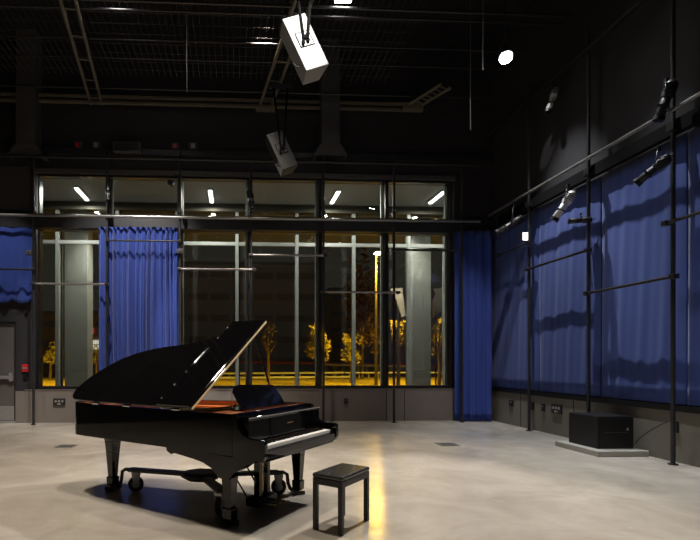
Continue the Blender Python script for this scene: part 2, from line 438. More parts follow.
for (pa, pb, yy, lab) in ((64.5, 87.5, 15.6, 'square grey concrete column outside the leftmost window'),
                          (412.5, 431, 15.6, 'square grey concrete column outside the rightmost window')):
    xa, xb = onY(pa, 300, yy).x, onY(pb, 300, yy).x
    t = MB().box((xa, yy, 0), (xb, yy+0.6, 6.35))
    for zz in (1.2, 2.6, 4.0, 5.4):
        t.box((xa-0.004, yy-0.004, zz), (xb+0.004, yy+0.6, zz+0.015))
    tag(t.build('concrete_column', CONC, bev=0.01), lab, 'column', 'exterior concrete columns')
for (x, y, lab) in ((-3.75, 15.1, 'canopy downlight in front of the left concrete column'), (5.0, 15.1, 'canopy downlight in front of the right concrete column')):
    r = thing('downlight', lab, 'light', (x, y, 6.27))
    MB().tube([(0,0,0.01),(0,0,0.08)], 0.10, 16).build('housing', SATIN, r)
    MB().tube([(0,0,0.0),(0,0,0.012)], 0.08, 16).build('lens', TUBE, r)
    spot('canopy_lamp', (x, y-0.05, 6.24), (x, y+0.35, 1.5), 900, 110, 0.8, 0.08, (1, 0.96, 0.86))

# street lamp
lp = onY(376, 254, 30.0)
r = thing('street_lamp', 'tall yellow street lamp glowing beyond the fifth window', 'street lamp', (lp.x, 30.0, 0))
MB().tube([(0,0,-0.02),(0,0,0.5),(0,0,lp.z-0.3)], [0.11,0.10,0.06], 10).tube([(0,0,lp.z-0.35),(0,-0.15,lp.z+0.02),(0,-0.5,lp.z+0.1)], 0.05, 8).build('pole', BEAM, r)
MB().frustum((0,-0.5,lp.z-0.02),(0.40,0.6),(0,-0.5,lp.z+0.14),(0.2,0.35)).build('lamp_head', SATIN, r)
MB().tube([(0,-0.5,lp.z-0.14),(0,-0.5,lp.z-0.08),(0,-0.5,lp.z-0.02)], [0.14,0.25,0.20], 14).build('lamp_lens', SODIUM, r)
SOD = (1.0, 0.55, 0.05)
spot('sodium_light', (lp.x, 29.5, lp.z-0.5), (lp.x, 29.9, 0), 6500, 130, 0.5, 0.15, SOD)
pl_ = bpy.data.lights.new('lamp_globe_light', 'POINT'); pl_.energy = 700; pl_.color = SOD; pl_.shadow_soft_size = 0.2
plo = bpy.data.objects.new('lamp_globe_light', pl_); COL.objects.link(plo); plo.location = (lp.x, 29.5, lp.z-0.42)
for x, y, nm in ((-6.5, 33.0, 'added unseen light outside between the curtain and the piano'), (-15.0, 33.0, 'added unseen light outside the leftmost window'), (15.5, 36.0, 'added unseen light outside beyond the corner')):
    spot('sodium_light', (x, y, 8.0), (x, y+0.5, 0), 5000, 130, 0.5, 0.15, SOD)  # unseen sodium lights added to brighten lawn and trees

# trees
def tree(px, base_y, top_y, Y, wpx, label, n=420, m=None):
    s = Y / F
    c = onY(px, top_y, Y); zt = c.z; zb = max(0.0, EYE + (HY - base_y) * s)
    W = wpx * s / 2; Hh = (zt - zb) / 2
    r = thing('tree', label, 'tree', (c.x, Y, -0.02), 0, 'trees along the street')
    tr = MB().tube([(0,0,0),(0.05,0,zb*0.6),(0.0,0.05,zb+Hh*0.5),(0.03,0,zb+Hh*1.3)], [0.13,0.10,0.07,0.03], 8)
    for k in range(5):
        a = k*1.3; z0 = zb + Hh*0.3*k/3
        tr.tube([(0,0,z0),(math.cos(a)*W*0.4, math.sin(a)*W*0.4, z0+Hh*0.4),(math.cos(a)*W*0.75, math.sin(a)*W*0.75, z0+Hh*0.7)], [0.05,0.03,0.015], 6)
    tr.build('trunk', BARK, r)
    lf = MB(); rnd = random.Random(int(px*7))
    blobs = [(rnd.uniform(-.6,.6)*W, rnd.uniform(-.6,.6)*W, zb+Hh+rnd.uniform(-.7,.7)*Hh, rnd.uniform(.28,.5)) for _ in range(11)]
    for k in range(n):
        bx, by, bz, br = blobs[k % 11]
        v = Vector((rnd.gauss(0,1), rnd.gauss(0,1), rnd.gauss(0,1))).normalized() * rnd.uniform(0.5,1.0)
        p = Vector((bx + v.x*br*W, by + v.y*br*W, bz + v.z*br*Hh))
        sz = rnd.uniform(0.10, 0.2) * max(W, 0.9) * 0.8
        a = Vector((rnd.gauss(0,1), rnd.gauss(0,1), rnd.gauss(0,1))).normalized(); bq = a.orthogonal().normalized()
        lf.add([p - a*sz, p + bq*sz*0.5, p + a*sz, p - bq*sz*0.5], [(0,1,2,3)])
    lf.build('foliage', m or LEAF, r)
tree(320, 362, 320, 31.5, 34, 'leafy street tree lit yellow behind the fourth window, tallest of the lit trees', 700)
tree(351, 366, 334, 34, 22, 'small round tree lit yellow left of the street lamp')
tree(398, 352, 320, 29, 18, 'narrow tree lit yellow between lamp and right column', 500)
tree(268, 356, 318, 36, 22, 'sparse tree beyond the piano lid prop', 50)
tree(362, 352, 238, 41, 60, 'tall broad tree added for the dim orange glow behind the street lamp', 800, LEAFDIM)  # added for the lamp's orange haze, darker leaf copy dims it
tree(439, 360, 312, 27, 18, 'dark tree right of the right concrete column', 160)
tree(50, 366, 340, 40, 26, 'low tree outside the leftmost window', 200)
tree(96, 366, 344, 42, 20, 'low tree between left column and blue curtain', 160)

# far buildings
def building(x0, x1, Y, h, m, label, cols, rows):
    r = thing('building', label, 'building', ((x0+x1)/2, Y, -0.02))
    W = x1-x0
    MB().box((-W/2, 0, 0), (W/2, 8, h)).build('wall', m, r)
    MB().box((-W/2-0.2, -0.2, h), (W/2+0.2, 8.2, h+0.4)).build('roof', DKWIN, r)
    for j in range(rows):
        z = h*(j+0.35)/rows
        bb = MB()
        for i in range(cols):
            xx = -W/2 + W*(i+0.5)/cols
            bb.box((xx-W/cols*0.42, -0.05, z), (xx+W/cols*0.42, 0.05, z+h/rows*0.30))
        bb.build('window_band', DKWIN, r)
building(onY(120, 300, 75).x, onY(318, 300, 75).x, 75, 16.5, FACADE, 'wide slate blue office block in the distance behind the piano', 9, 5)
building(onY(330, 300, 90).x, onY(460, 300, 90).x, 90, 15, FACADEB, 'dark brown block in the distance behind the street lamp', 8, 5)
building(onY(20, 300, 62).x, onY(112, 300, 62).x, 62, 7.5, FACADEB, 'low brown building in the distance outside the leftmost window', 5, 3)
lw = MB()
for i in range(4):
    for j in range(2):
        p = onY(88.5+i*3.0, 341+j*5, 61.9)
        lw.box((p.x, 61.75, p.z-0.40), (p.x+0.27, 61.9, p.z+0.1))
tag(lw.build('lit_window', LITWIN), 'grid of small lit panes in the low brown building', 'lit window')
p = onY(91, 331, 61.9)
tag(MB().box((p.x-0.45, 61.7, p.z-0.28), (p.x+0.45, 61.9, p.z+0.28)).build('wall_sign', REDSIGN), 'small red lit sign on the low brown building', 'sign')

def light_trail_rail(name, Y, za, h, x0, x1, m, label, cat, slope=0.0):  # rails standing in for the light trails of passing cars
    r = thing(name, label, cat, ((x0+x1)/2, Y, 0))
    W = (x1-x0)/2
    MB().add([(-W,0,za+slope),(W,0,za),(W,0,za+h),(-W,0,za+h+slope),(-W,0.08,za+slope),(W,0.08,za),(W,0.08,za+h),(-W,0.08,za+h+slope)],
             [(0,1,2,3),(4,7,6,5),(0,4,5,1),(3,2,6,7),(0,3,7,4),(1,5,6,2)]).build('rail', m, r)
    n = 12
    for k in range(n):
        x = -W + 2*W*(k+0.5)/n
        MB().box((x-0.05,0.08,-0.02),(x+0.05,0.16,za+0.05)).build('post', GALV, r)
light_trail_rail('light_trail_rail', 40, 0.50, 0.14, onY(130,300,40).x, onY(344,300,40).x, TRAILM, 'upper pale car light trail built as a rail, behind the piano', 'rail', -0.1)
light_trail_rail('light_trail_rail', 38, 0.22, 0.14, onY(130,300,38).x, onY(352,300,38).x, TRAILM, 'lower pale car light trail built as a rail, behind the piano', 'rail', -0.1)
light_trail_rail('light_trail_rail', 40, 0.52, 0.10, onY(345,300,40).x, onY(460,300,40).x, TRAILM, 'pale car light trail built as a rail, low outside the two rightmost windows', 'rail')
light_trail_rail('tail_light_rail', 52, 0.95, 0.22, onY(200,300,52).x, onY(450,300,52).x, REDTRAIL, 'thin reddish car light trail built as a rail across the street', 'tail_light_rail', 0.45)
light_trail_rail('light_trail_rail', 50, 0.90, 0.16, onY(322,300,50).x, onY(420,300,50).x, TRAILM, 'white car light trail built as a rail just in front of the reddish one', 'rail', 0.2)

# pale slanted boards beyond the right windows
for (a, bb, c2, lab) in (((393,292),(402,287),(404,291),'pale beige slanted board outside, left of the right concrete column'),
                         ((434,292),(443,289),(446,292),'pale beige slanted board outside, right of the right concrete column')):
    Y = 16.8
    if a[0] < 400:
        o1 = [onY(*q, Y) for q in ((390,289),(402,288),(405,316),(401,317),(396,300))]
    else:
        o1 = [onY(*q, Y) for q in ((434,289),(441,288),(442,293),(440,312),(433,318),(433,300),(436,294))]
    pts = [(q.x, q.z) for q in o1]
    M = Matrix(((1,0,0,0),(0,0,-1,Y),(0,1,0,0),(0,0,0,1)))
    sb = MB().prism(pts, -0.06, 0.06, 0, M)
    cx = sum(q[0] for q in pts)/len(pts)
    zt = max(q[1] for q in pts)
    r = thing('slanted_board', lab, 'slanted_board', (cx, Y, 0))
    sb.build('board', BEIGE, r, world=True)
    MB().tube([(cx, Y+0.1, 0), (cx, Y+0.1, zt)], 0.03, 8).build('post', DUCT, r, world=True)

# ================================================================== OVERHEAD STEEL
ZG = 7.7
def pipe_thing(name, pts, r, m, label, cat, group=None, n=12):
    mb = MB().tube(pts, r, n)
    return tag(mb.build(name, m), label, cat, group)
# long cross beams
for (py, rr, m, lab) in ((110, 0.035, BEAM, 'brown grey double beam across the room above the end windows'),):
    y = min(onZ(250, py, ZG).y, YB-0.20)
    r = thing('ceiling_beam', lab, 'beam', (0, y, ZG))
    MB().box((XL+0.02, -0.03, 0.03), (4.6, 0.03, 0.10)).build('upper_flange', BEAM, r)
    MB().box((XL+0.02, -0.03, -0.10), (4.6, 0.03, -0.04)).build('lower_flange', BEAM, r)
    MB().box((XL+0.02, -0.006, -0.04), (4.6, 0.006, 0.03)).build('web', SATIN, r)
for (py, m, rr, lab) in ((5, PIPE, 0.03, 'nearest overhead cross pipe at the top of the photo'), (14, PIPE, 0.022, 'second overhead cross pipe at the top of the photo'),
                     (43.5, PIPE, 0.016, 'third overhead cross pipe from the top of the photo'), (62, PIPE, 0.016, 'fourth overhead cross pipe from the top of the photo'),
                     (92, PIPE, 0.02, 'overhead cross pipe just before the brown grey beam')):
    y = onZ(250, py, ZG+0.12).y
    pipe_thing('overhead_pipe', [(XL+0.02, y, ZG+0.12), (XR-0.3, y, ZG+0.12)], rr, m, lab, 'pipe', 'overhead cross pipes')
# lengthwise ladder trusses
ytop = onZ(250, 110, ZG).y
for (pa, pb, w_, lab) in (((66, -6), (97, 106), 0.26, 'left ladder truss running to the end wall'),
                      ((290, 38), (265.5, 106), 0.28, 'middle ladder truss behind the hanging loudspeakers'),
                      ((446, 86), (413, 106), 0.30, 'right ladder truss running to the end wall')):
    A = onZ(*pa, ZG); B = onZ(*pb, ZG)
    dr = (A - B).normalized(); A = B + dr * ((B.y-6.9)/max(0.2,-dr.y)) if pa[0] < 400 else A
    dr = (A - B).normalized(); sd = Vector((-dr.y, dr.x, 0)) * w_/2
    r = thing('ladder_truss', lab, 'truss', tuple((A+B)/2))
    for sg in (-1, 1):
        MB().tube([A + sd*sg, B + sd*sg], 0.035, 8).build('side_rail', BEAM, r, world=True)
    k = 7
    for i in range(k):
        q = A.lerp(B, (i+0.5)/k); MB().tube([q - sd, q + sd], 0.015, 6).build('rung', BEAM, r, world=True)
    for q in (A.lerp(B, 0.12), A.lerp(B, 0.8)):
        MB().tube([q, Vector((q.x, q.y, ZC))], 0.012, 6).build('hanger', BLACK, r, world=True)
    MB().cbox(tuple(B + Vector((0,0.0,-0.03))), (0.46, 0.16, 0.16)).build('joint_plate', BEAM, r, world=True)
# wire mesh grid
wg = MB(); x = XL+0.3
while x < 3.6:
    wg.box((x-0.004, 7.4, 8.0), (x+0.004, 11.2, 8.008)); x += 0.13
y = 7.4
while y < 11.2:
    wg.box((XL+0.3, y-0.004, 8.009), (3.6, y+0.004, 8.016)); y += 0.30
tag(wg.build('wire_mesh', DUCT, recenter=False), 'dark wire mesh stretched under the ceiling', 'wire mesh')
# hanger rods
for (px, y0, y1, Y, lab) in ((187, 0, 92, 9.0, 'thin hanger rod left of the big loudspeaker'), (483, 0, 70, 8.2, 'thin hanger rod left of the shining lamp'), (470.5, 72, 130, 9.4, 'thin hanger rod below and left of the shining lamp')):
    p = onY(px, y1, Y)
    pipe_thing('hanger_rod', [(p.x, Y, p.z), (p.x, Y, ZC)], 0.010, RAIL, lab, 'rod', None, 8)

# ducts high on the end wall
for (c, w_, py0, py1, lab) in ((25, 30, 146, 156, 'dark duct with flared mouth at the far left'), (331, 30, 146, 156, 'dark duct with flared mouth above the fourth window')):
    p = onY(c, py1, YB-0.45); q = onY(c, py0-1, YB-0.45)
    r = thing('air_duct', lab, 'duct', (p.x, YB-0.24, p.z+0.03))
    hh = q.z - p.z
    MB().box((-0.22, -0.18, hh), (0.22, 0.2, ZC - p.z - 0.03)).build('shaft', DUCT, r)
    MB().frustum((0,0,0),(0.80,0.40),(0,0.01,hh),(0.5,0.42)).build('flared_mouth', DUCT, r)
    MB().box((-0.34,-0.17,-0.02),(0.34,0.17,-0.001)).build('grille', BLACK, r)
p = onY(127, 152, YB-0.2)
r = thing('air_vent', 'rectangular grey air vent on the black end wall', 'vent', (p.x, YB-0.12, p.z))
MB().box((-0.33,-0.12,0),(0.33,0.11,0.24)).build('housing', DUCT, r, bev=0.01)
sl = MB()
for k in range(5): sl.box((-0.28,-0.135,0.03+k*0.042),(0.28,-0.12,0.045+k*0.042))
sl.build('slats', BLACK, r)
for (px, py, lab) in ((78, 145, 'small wall box with red mark at the left of the end wall'), (96, 145, 'small grey wall box left of the air vent'),
                      (175, 146, 'small wall box with red mark right of the air vent'), (193, 146, 'small grey wall box above the third window')):
    p = onY(px, py, YB-0.05)
    r = thing('wall_box', lab, 'wall box', (p.x, YB-0.03, p.z), 0, 'small boxes high on the end wall')
    MB().box((-0.10,-0.03,-0.09),(0.10,0.03,0.09)).build('box_body', DUCT, r, bev=0.008)
    MB().box((-0.045,-0.05,-0.06),(0.045,-0.03,0.05)).build('front_mark', RED if 'red' in lab else STEELP, r)

# ================================================================== PIPE FRAME IN FRONT OF THE END WALL
YP = 11.5
def clamp(mb, p, s=1.0):
    mb.cbox(p, (0.09*s, 0.09*s, 0.07*s))
def hpipe(px0, py0, px1, py1, Y, r, m, label, group, cat='pipe'):
    A = onY(px0, py0, Y); B = onY(px1, py1, Y); B.z = A.z = (A.z+B.z)/2
    rt = thing('cross_pipe', label, cat, tuple((A+B)/2), 0, group)
    MB().tube([A, B], r, 12).build('tube', m, rt, world=True)
    for q in (A + Vector((0.05,0,0)), B - Vector((0.05,0,0))):
        mb = MB(); clamp(mb, tuple(q)); mb.build('clamp', PIPE, rt, world=True, bev=0.01)
    return rt
vx = {}
for (px, full, lab) in ((33.5, True, 'black vertical pipe left of the leftmost window, standing on the floor'),
                        (107, False, 'black vertical pipe at the left edge of the long blue curtain'),
                        (180, False, 'black vertical pipe at the right edge of the long blue curtain'),
                        (251, False, 'black vertical pipe behind the raised piano lid'),
                        (323.5, True, 'grey vertical pipe just right of the piano, standing on the floor'),
                        (394, True, 'dark vertical pipe between the two rightmost windows, standing on the floor'),
                        (462, True, 'dark vertical pipe in front of the corner curtain')):
    p = onY(px, 400, YP); vx[px] = p.x
    z1 = 6.44
    r = thing('vertical_pipe', lab, 'pipe', (p.x, YP, 0), 0, 'vertical pipes before the end wall')
    MB().tube([(0,0,0.0),(0,0,z1)], 0.030, 12).build('tube', SATIN if px < 300 or px > 420 else PIPE, r)
    MB().tube([(0,0,0.0),(0,0,0.02)], 0.055, 16).build('floor_flange', SATIN, r)
    for zz in (5.02, 6.36):
        MB().cbox((0,0.02,zz), (0.09,0.11,0.09)).build('clamp', PIPE, r, bev=0.01)
A = onY(-30, 214.5, YP-0.06); 
tag(MB().tube([(XL+0.02, YP-0.07, A.z), (5.9, YP-0.07, A.z)], 0.034, 14).build('lighting_rail', RAIL), 'long bright steel rail across the windows at beam height', 'rail')
A = onY(200, 160, YP-0.06)
tag(MB().tube([(XL+0.02, YP-0.07, A.z), (5.9, YP-0.07, A.z)], 0.026, 12).build('lighting_rail', PIPE), 'upper thin steel rail across the black end wall', 'rail')
YC = YP - 0.07
G = 'short cross pipes before the end windows'
hpipe(-8, 269, 35, 269.5, YC, 0.022, PIPE, 'short cross pipe before the short blue curtain', G)
hpipe(31, 284, 109, 284, YC, 0.026, RAIL, 'short cross pipe before the leftmost window', G)
hpipe(106, 240.5, 182, 241, YC, 0.022, SATIN, 'short dark cross pipe near the top of the long blue curtain', G)
hpipe(177, 269, 256, 269.5, YC, 0.026, RAIL, 'short cross pipe before the third window from the left', G)
hpipe(249, 255, 327, 255.5, YC, 0.026, RAIL, 'short cross pipe before the fourth window from the left', G)
hpipe(321, 292, 400, 292.5, YC, 0.026, RAIL, 'short cross pipe before the fifth window from the left', G)
hpipe(391, 250, 464, 250.5, YC, 0.026, SATIN, 'short dark cross pipe before the rightmost window', G)

# ================================================================== PIPE FRAME ON THE RIGHT WALL
XP = 6.22
for (px, fl, lab) in ((529, 1, 'dark vertical pipe on the right wall nearest the corner'),
                      (588.5, 1, 'dark vertical pipe on the right wall behind the black box'),
                      (673, 1, 'dark vertical pipe on the right wall right of the black box')):
    p = onX(px, 300, XP)
    r = thing('vertical_pipe', lab, 'pipe', (XP, p.y, 0), 0, 'vertical pipes on the right wall')
    MB().tube([(0,0,0),(0,0,7.3)], 0.030, 12).build('tube', SATIN, r)
    MB().tube([(0,0,0),(0,0,0.02)], 0.06, 16).build('floor_flange', SATIN, r)
    MB().cbox((0,0,4.8), (0.1,0.12,0.12)).build('clamp', PIPE, r, bev=0.01)
def hpipeR(px0, px1, pym, pyx, r, m, label):
    A = onX(px0, pym, XP-0.06); B = onX(px1, pyx, XP-0.06); z = (A.z+B.z)/2; A.z = B.z = z
    rt = thing('cross_pipe', label, 'pipe', tuple((A+B)/2), 0, 'short cross pipes on the right wall')
    MB().tube([A, B], r, 12).build('tube', m, rt, world=True)
    for q in (A, B):
        mb = MB(); clamp(mb, tuple(q + Vector((0.0,0,0)))); mb.build('clamp', PIPE, rt, world=True, bev=0.01)
hpipeR(527, 588, 267, 253, 0.024, PIPE, 'short cross pipe between the two far pipes of the right wall')
hpipeR(587, 674, 292, 278, 0.024, PIPE, 'short cross pipe above the black box on the right wall')
hpipeR(666, 730, 222, 204.5, 0.024, PIPE, 'short high cross pipe at the right edge of the photo')
hpipeR(498, 529, 249.5, 249, 0.020, SATIN, 'dark cross pipe in the far corner')
tag(MB().box((6.27, -2, 4.72), (6.36, 11.3, 4.93)).build('lighting_beam', FLAT, bev=0.008), 'long black beam running above the blue wall panels', 'beam')
tag(MB().tube([(6.08, -2, 4.97), (6.08, 11.35, 4.97)], 0.028, 12).build('lighting_rail', RAIL), 'steel rail along the top of the right wall beam', 'rail')
pipe_thing('overhead_pipe', [(6.1, 2, 6.9), (6.1, 11.5, 6.9)], 0.025, PIPE, 'faint high pipe along the black right wall', 'pipe')

# ================================================================== CURTAINS
def curtain(name, fn, nu, nv, m, label, cat='curtain', solid=0.008):
    return tag(MB().grid(fn, nu, nv).build(name, m, solid=solid), label, cat)
x0, x1 = onY(98, 300, 11.72).x, onY(179, 300, 11.72).x
def pleat(s, seed, n, amp):
    a = 2*PI*n*s + 0.9*math.sin(2*PI*s*3.1+seed) + 0.6*math.sin(2*PI*s*7.3+seed*2)
    return amp*(0.75+0.25*math.sin(2*PI*s*4.7+seed))*math.sin(a) + amp*0.25*math.sin(2.7*a+1)
def f(s, t):
    z = 0.55 + t*(4.68-0.55)
    loose = 1 - 0.35*t
    xx = x0 + s*(x1-x0) + 0.015*math.sin(9*s+2*t)
    return Vector((xx, 11.70 + pleat(s + 0.01*math.sin(3*t), 1.3, 14, 0.085)*loose, z))
curtain('curtain', f, 220, 24, BLUE, 'long bright blue pleated curtain hanging over the second window')
xs0, xs1 = XL+0.6, onY(31.5, 260, 11.72).x
def f2(s, t):
    x = xs0 + s*(xs1-xs0)
    period = 0.47
    u_ = ((x - xs1) / period) % 1.0
    sag = 0.09*math.sin(PI*u_)
    z0 = onY(10, 299, 11.7).z
    z = (z0 - sag*(1-t)) + t*(4.68 - z0)
    fold = 0.05*math.sin(PI*u_)*(1.2-0.6*t) + 0.03*math.cos(2*PI*u_*2)*(1-t)
    return Vector((x, 11.80 - fold, z))
curtain('curtain', f2, 160, 24, BLUE, 'short gathered blue curtain at the far left above the door')
xc0, xc1 = onY(456.5, 300, 11.62).x, XR-0.17
def f3(s, t):
    z = 0.03 + t*(4.68-0.03)
    xx = xc0 + s*(xc1-xc0)
    return Vector((xx, 11.68 + pleat(s, 0.4, 4.2, 0.07) - 0.10*s, z))
curtain('curtain', f3, 120, 24, BLUE, 'floor length blue curtain gathered in the corner')
# flat fabric panels on the right wall
pe = [onX(px, 350, XR-0.05).y for px in (487, 539, 600.5, 687)] + [3.6, 0.5]
plab = ['blue fabric wall panel nearest the corner', 'second blue fabric wall panel from the corner, behind the far pipes',
        'wide blue fabric wall panel above the black box', 'blue fabric wall panel at the right edge of the photo', 'blue fabric wall panel beyond the right edge']
for i in range(4):
    ya, yb = pe[i], pe[i+1]
    def f4(s, t, ya=ya, yb=yb, i=i):
        y = ya + s*(yb-ya)*0.992
        z = 0.85 + t*(4.72-0.85)
        edge = 0.020*(math.exp(-s*22) + math.exp(-(1-s)*22))
        wob = 0.006*math.sin(y*6+i) + 0.004*math.sin(y*17+z*0.8+i*2) + 0.003*math.sin(y*31+1.5*z)
        return Vector((XR - 0.045 + edge + wob, y, z))
    curtain('wall_curtain', f4, 70, 16, BLUED, plab[i], 'curtain', 0.006)

# ================================================================== WALL FITTINGS
def outlet(name, p, axis, w_, h_, m, label, cat, sockets=3):
    rz = 0 if axis == 'Y' else -PI/2
    r = thing(name, label, cat, p, rz)
    MB().box((-w_/2, -0.03, -h_/2), (w_/2, 0.0, h_/2)).build('plate', m, r, bev=0.006)
    for k in range(sockets):
        x = (k-(sockets-1)/2)*w_*0.28
        MB().tube([(x,-0.036,h_*0.12),(x,-0.03,h_*0.12)], min(w_*0.1, h_*0.2), 12).build('socket', STEELP, r)
    if sockets > 1:
        MB().box((-w_*0.16,-0.036,-h_*0.38),(w_*0.16,-0.03,-h_*0.18)).build('cover', STEELP, r)
yw = YB - 0.032
q = onY(59.5, 402, yw); outlet('outlet_panel', (q.x, yw, q.z), 'Y', 0.28, 0.17, SATIN, 'black connector panel on the wainscot left of the piano', 'outlet panel')
q = onY(346, 401, yw); outlet('wall_outlet', (q.x, yw, q.z), 'Y', 0.09, 0.13, SATIN, 'small black outlet on the wainscot right of the piano', 'outlet', 1)
xw = XR - 0.041
for (px, py, w_, h_, nm, lab, ct, ns) in ((512, 403, 0.16, 0.13, 'wall_outlet', 'black outlet on the right wall nearest the corner curtain', 'outlet', 1),
        (533, 406, 0.10, 0.15, 'wall_outlet', 'small outlet just right of the far vertical pipe', 'outlet', 1),
        (544, 407.5, 0.10, 0.16, 'wall_outlet', 'small outlet just left of the connector panel', 'outlet', 1),
        (557.3, 409, 0.30, 0.18, 'outlet_panel', 'black connector panel on the right wall left of the black box', 'outlet panel', 3),
        (676, 427, 0.09, 0.16, 'wall_outlet', 'small black outlet behind the vertical pipe right of the black box', 'outlet', 1)):
    q = onX(px, py, xw); outlet(nm, (xw, q.y, q.z), 'X', w_, h_, SATIN, lab, ct, ns)
q = onY(25.5, 368, YB-0.01)
r = thing('fire_alarm', 'red fire alarm pull beside the exit door', 'alarm', (q.x, YB, q.z))
MB().box((-0.075,-0.05,-0.09),(0.075,0,0.09)).build('housing', RED, r, bev=0.008)
MB().box((-0.05,-0.062,-0.02),(0.05,-0.05,0.02)).build('pull_handle', WHITEP, r)
q = onY(25.5, 376.5, YB-0.01)
tag(MB().box((q.x-0.045, YB-0.04, q.z-0.06), (q.x+0.045, YB, q.z+0.05)).build('card_reader', BLACK, bev=0.006), 'small black reader box under the red alarm', 'card reader')
for (px, py, lab) in ((66, 446.5, 'square metal floor box left of the piano'), (447, 444.5, 'dark floor box on the open floor right of the piano')):
    q = onZ(px, py, 0)
    r = thing('floor_box', lab, 'floor box', (q.x, q.y, 0.0), 0, 'floor boxes')
    MB().box((-0.17,-0.16,0),(0.17,0.16,0.006)).build('frame', STEELP if px < 100 else BEAM, r)
    MB().box((-0.14,-0.13,0.006),(0.14,0.13,0.010)).build('cover', DUCT, r)

# ================================================================== BLACK BOX ON PLINTH
tag(MB().box((5.57, 7.19, 0.0), (6.39, 8.20, 0.088)).build('concrete_plinth', SLAB, bev=0.01), 'low pale concrete plinth under the black box', 'plinth')
r = thing('subwoofer', 'large black box loudspeaker on the low plinth by the right wall', 'speaker', (6.01, 7.72, 0.088))
MB().box((-0.30,-0.33,0.0),(0.30,0.33,0.51)).build('cabinet', BLACK, r, bev=0.012)
MB().box((-0.26,-0.34,0.03),(0.26,-0.331,0.48)).build('grille', BLACK, r, bev=0.004)
MB().box((-0.298,0.24,0.28),(-0.290,-0.24,0.36)).build('side_handle', BLACK, r)
MB().box((0.17,-0.35,0.29),(0.20,-0.341,0.33)).build('badge', STEELP, r)
MB().box((-0.2,-0.346,0.255),(0.2,-0.341,0.262)).build('trim_line', DUCT, r)
p1 = onX(669, 426, XP); 
tag(MB().tube([(6.325, 7.38, 0.17), (6.28, 7.25, 0.28), (6.24, 6.98, 0.45), (p1.x-0.04, p1.y, 0.60)], 0.008, 8).build('cable', RUBBER), 'thin black cable rising from the black box to the pipe', 'cable')

# ================================================================== HANGING LOUDSPEAKERS
def hang_speaker(loc, m, label):
    loc = Vector(loc)
    Lv = Vector((0.41, -0.05, -0.91)).normalized()
    n = Vector((0.14, -0.97, 0.12)); n = (n - Lv*n.dot(Lv)).normalized()
    sd = Lv.cross(n).normalized()
    R = Matrix((sd, n, -Lv)).transposed().to_4x4()
    r = thing('hanging_loudspeaker', label, 'speaker', tuple(loc))
    M = R
    w_, d_, h_ = 0.39, 0.34, 0.86
    MB().prism([(-w_/2*0.75,-d_/2),(w_/2*0.75,-d_/2),(w_/2,d_/2),(-w_/2,d_/2)], -h_/2, h_/2, 0, M).build('cabinet', m, r, bev=0.012)
    MB().box((-w_*0.33,-d_/2-0.012,-h_*0.46),(w_*0.33,-d_/2-0.001,h_*0.46), 0, M).build('front_grille', BLACK, r)
    MB().box((-0.12,d_/2+0.001,-0.08),(0.12,d_/2+0.006,0.16), 0, M).box((-0.105,d_/2+0.006,-0.065),(0.105,d_/2+0.009,0.145), 1, M).build('connector_plate', [FLAT, m], r)
    cp = MB()
    for (a, b_) in ((-0.05, 0.08), (0.05, 0.0), (0.0, 0.05), (-0.03, -0.01), (0.06, -0.03)):
        cp.tube([(a, d_/2+0.009, b_), (a, d_/2+0.04, b_)], 0.026, 10, 0, True, M)
    cp.build('connectors', FLAT, r)
    MB().box((-0.178,-0.05,-0.36),(-0.19,0.1,0.02), 0, M).build('side_handle', BLACK, r)
    hub = M @ Vector((0, d_/2+0.03, 0.02))
    top = Vector((hub.x-0.02, hub.y+0.22, ZG - 0.10 - loc.z))
    for s_ in (-1, 1):
        MB().tube([hub + Vector((0.03*s_, 0, 0)), top + Vector((0.16*s_, 0, 0))], 0.022, 8).build('hanging_strut', FLAT, r)
    MB().cbox(tuple(top), (0.5, 0.10, 0.08)).build('top_bracket', SATIN, r)
    q = M @ Vector((0.22, 0.1, -0.2))
    loop = [q + Vector((0.07*math.sin(a)+0.02, 0, 0.07*math.cos(a)-0.02)) for a in [2*PI*k/12 for k in range(10)]]
    MB().tube(loop, 0.006, 6).build('cable_loop', RUBBER, r)
p = onY(302.5, 50, 7.3); hang_speaker(p, WHITEP, 'brightly lit white loudspeaker hanging tilted at the top of the photo')
p = onY(280.5, 154, 10.75); hang_speaker(p, SPKDIM, 'loudspeaker with dimness put into its shell colour, hanging tilted before the end wall')

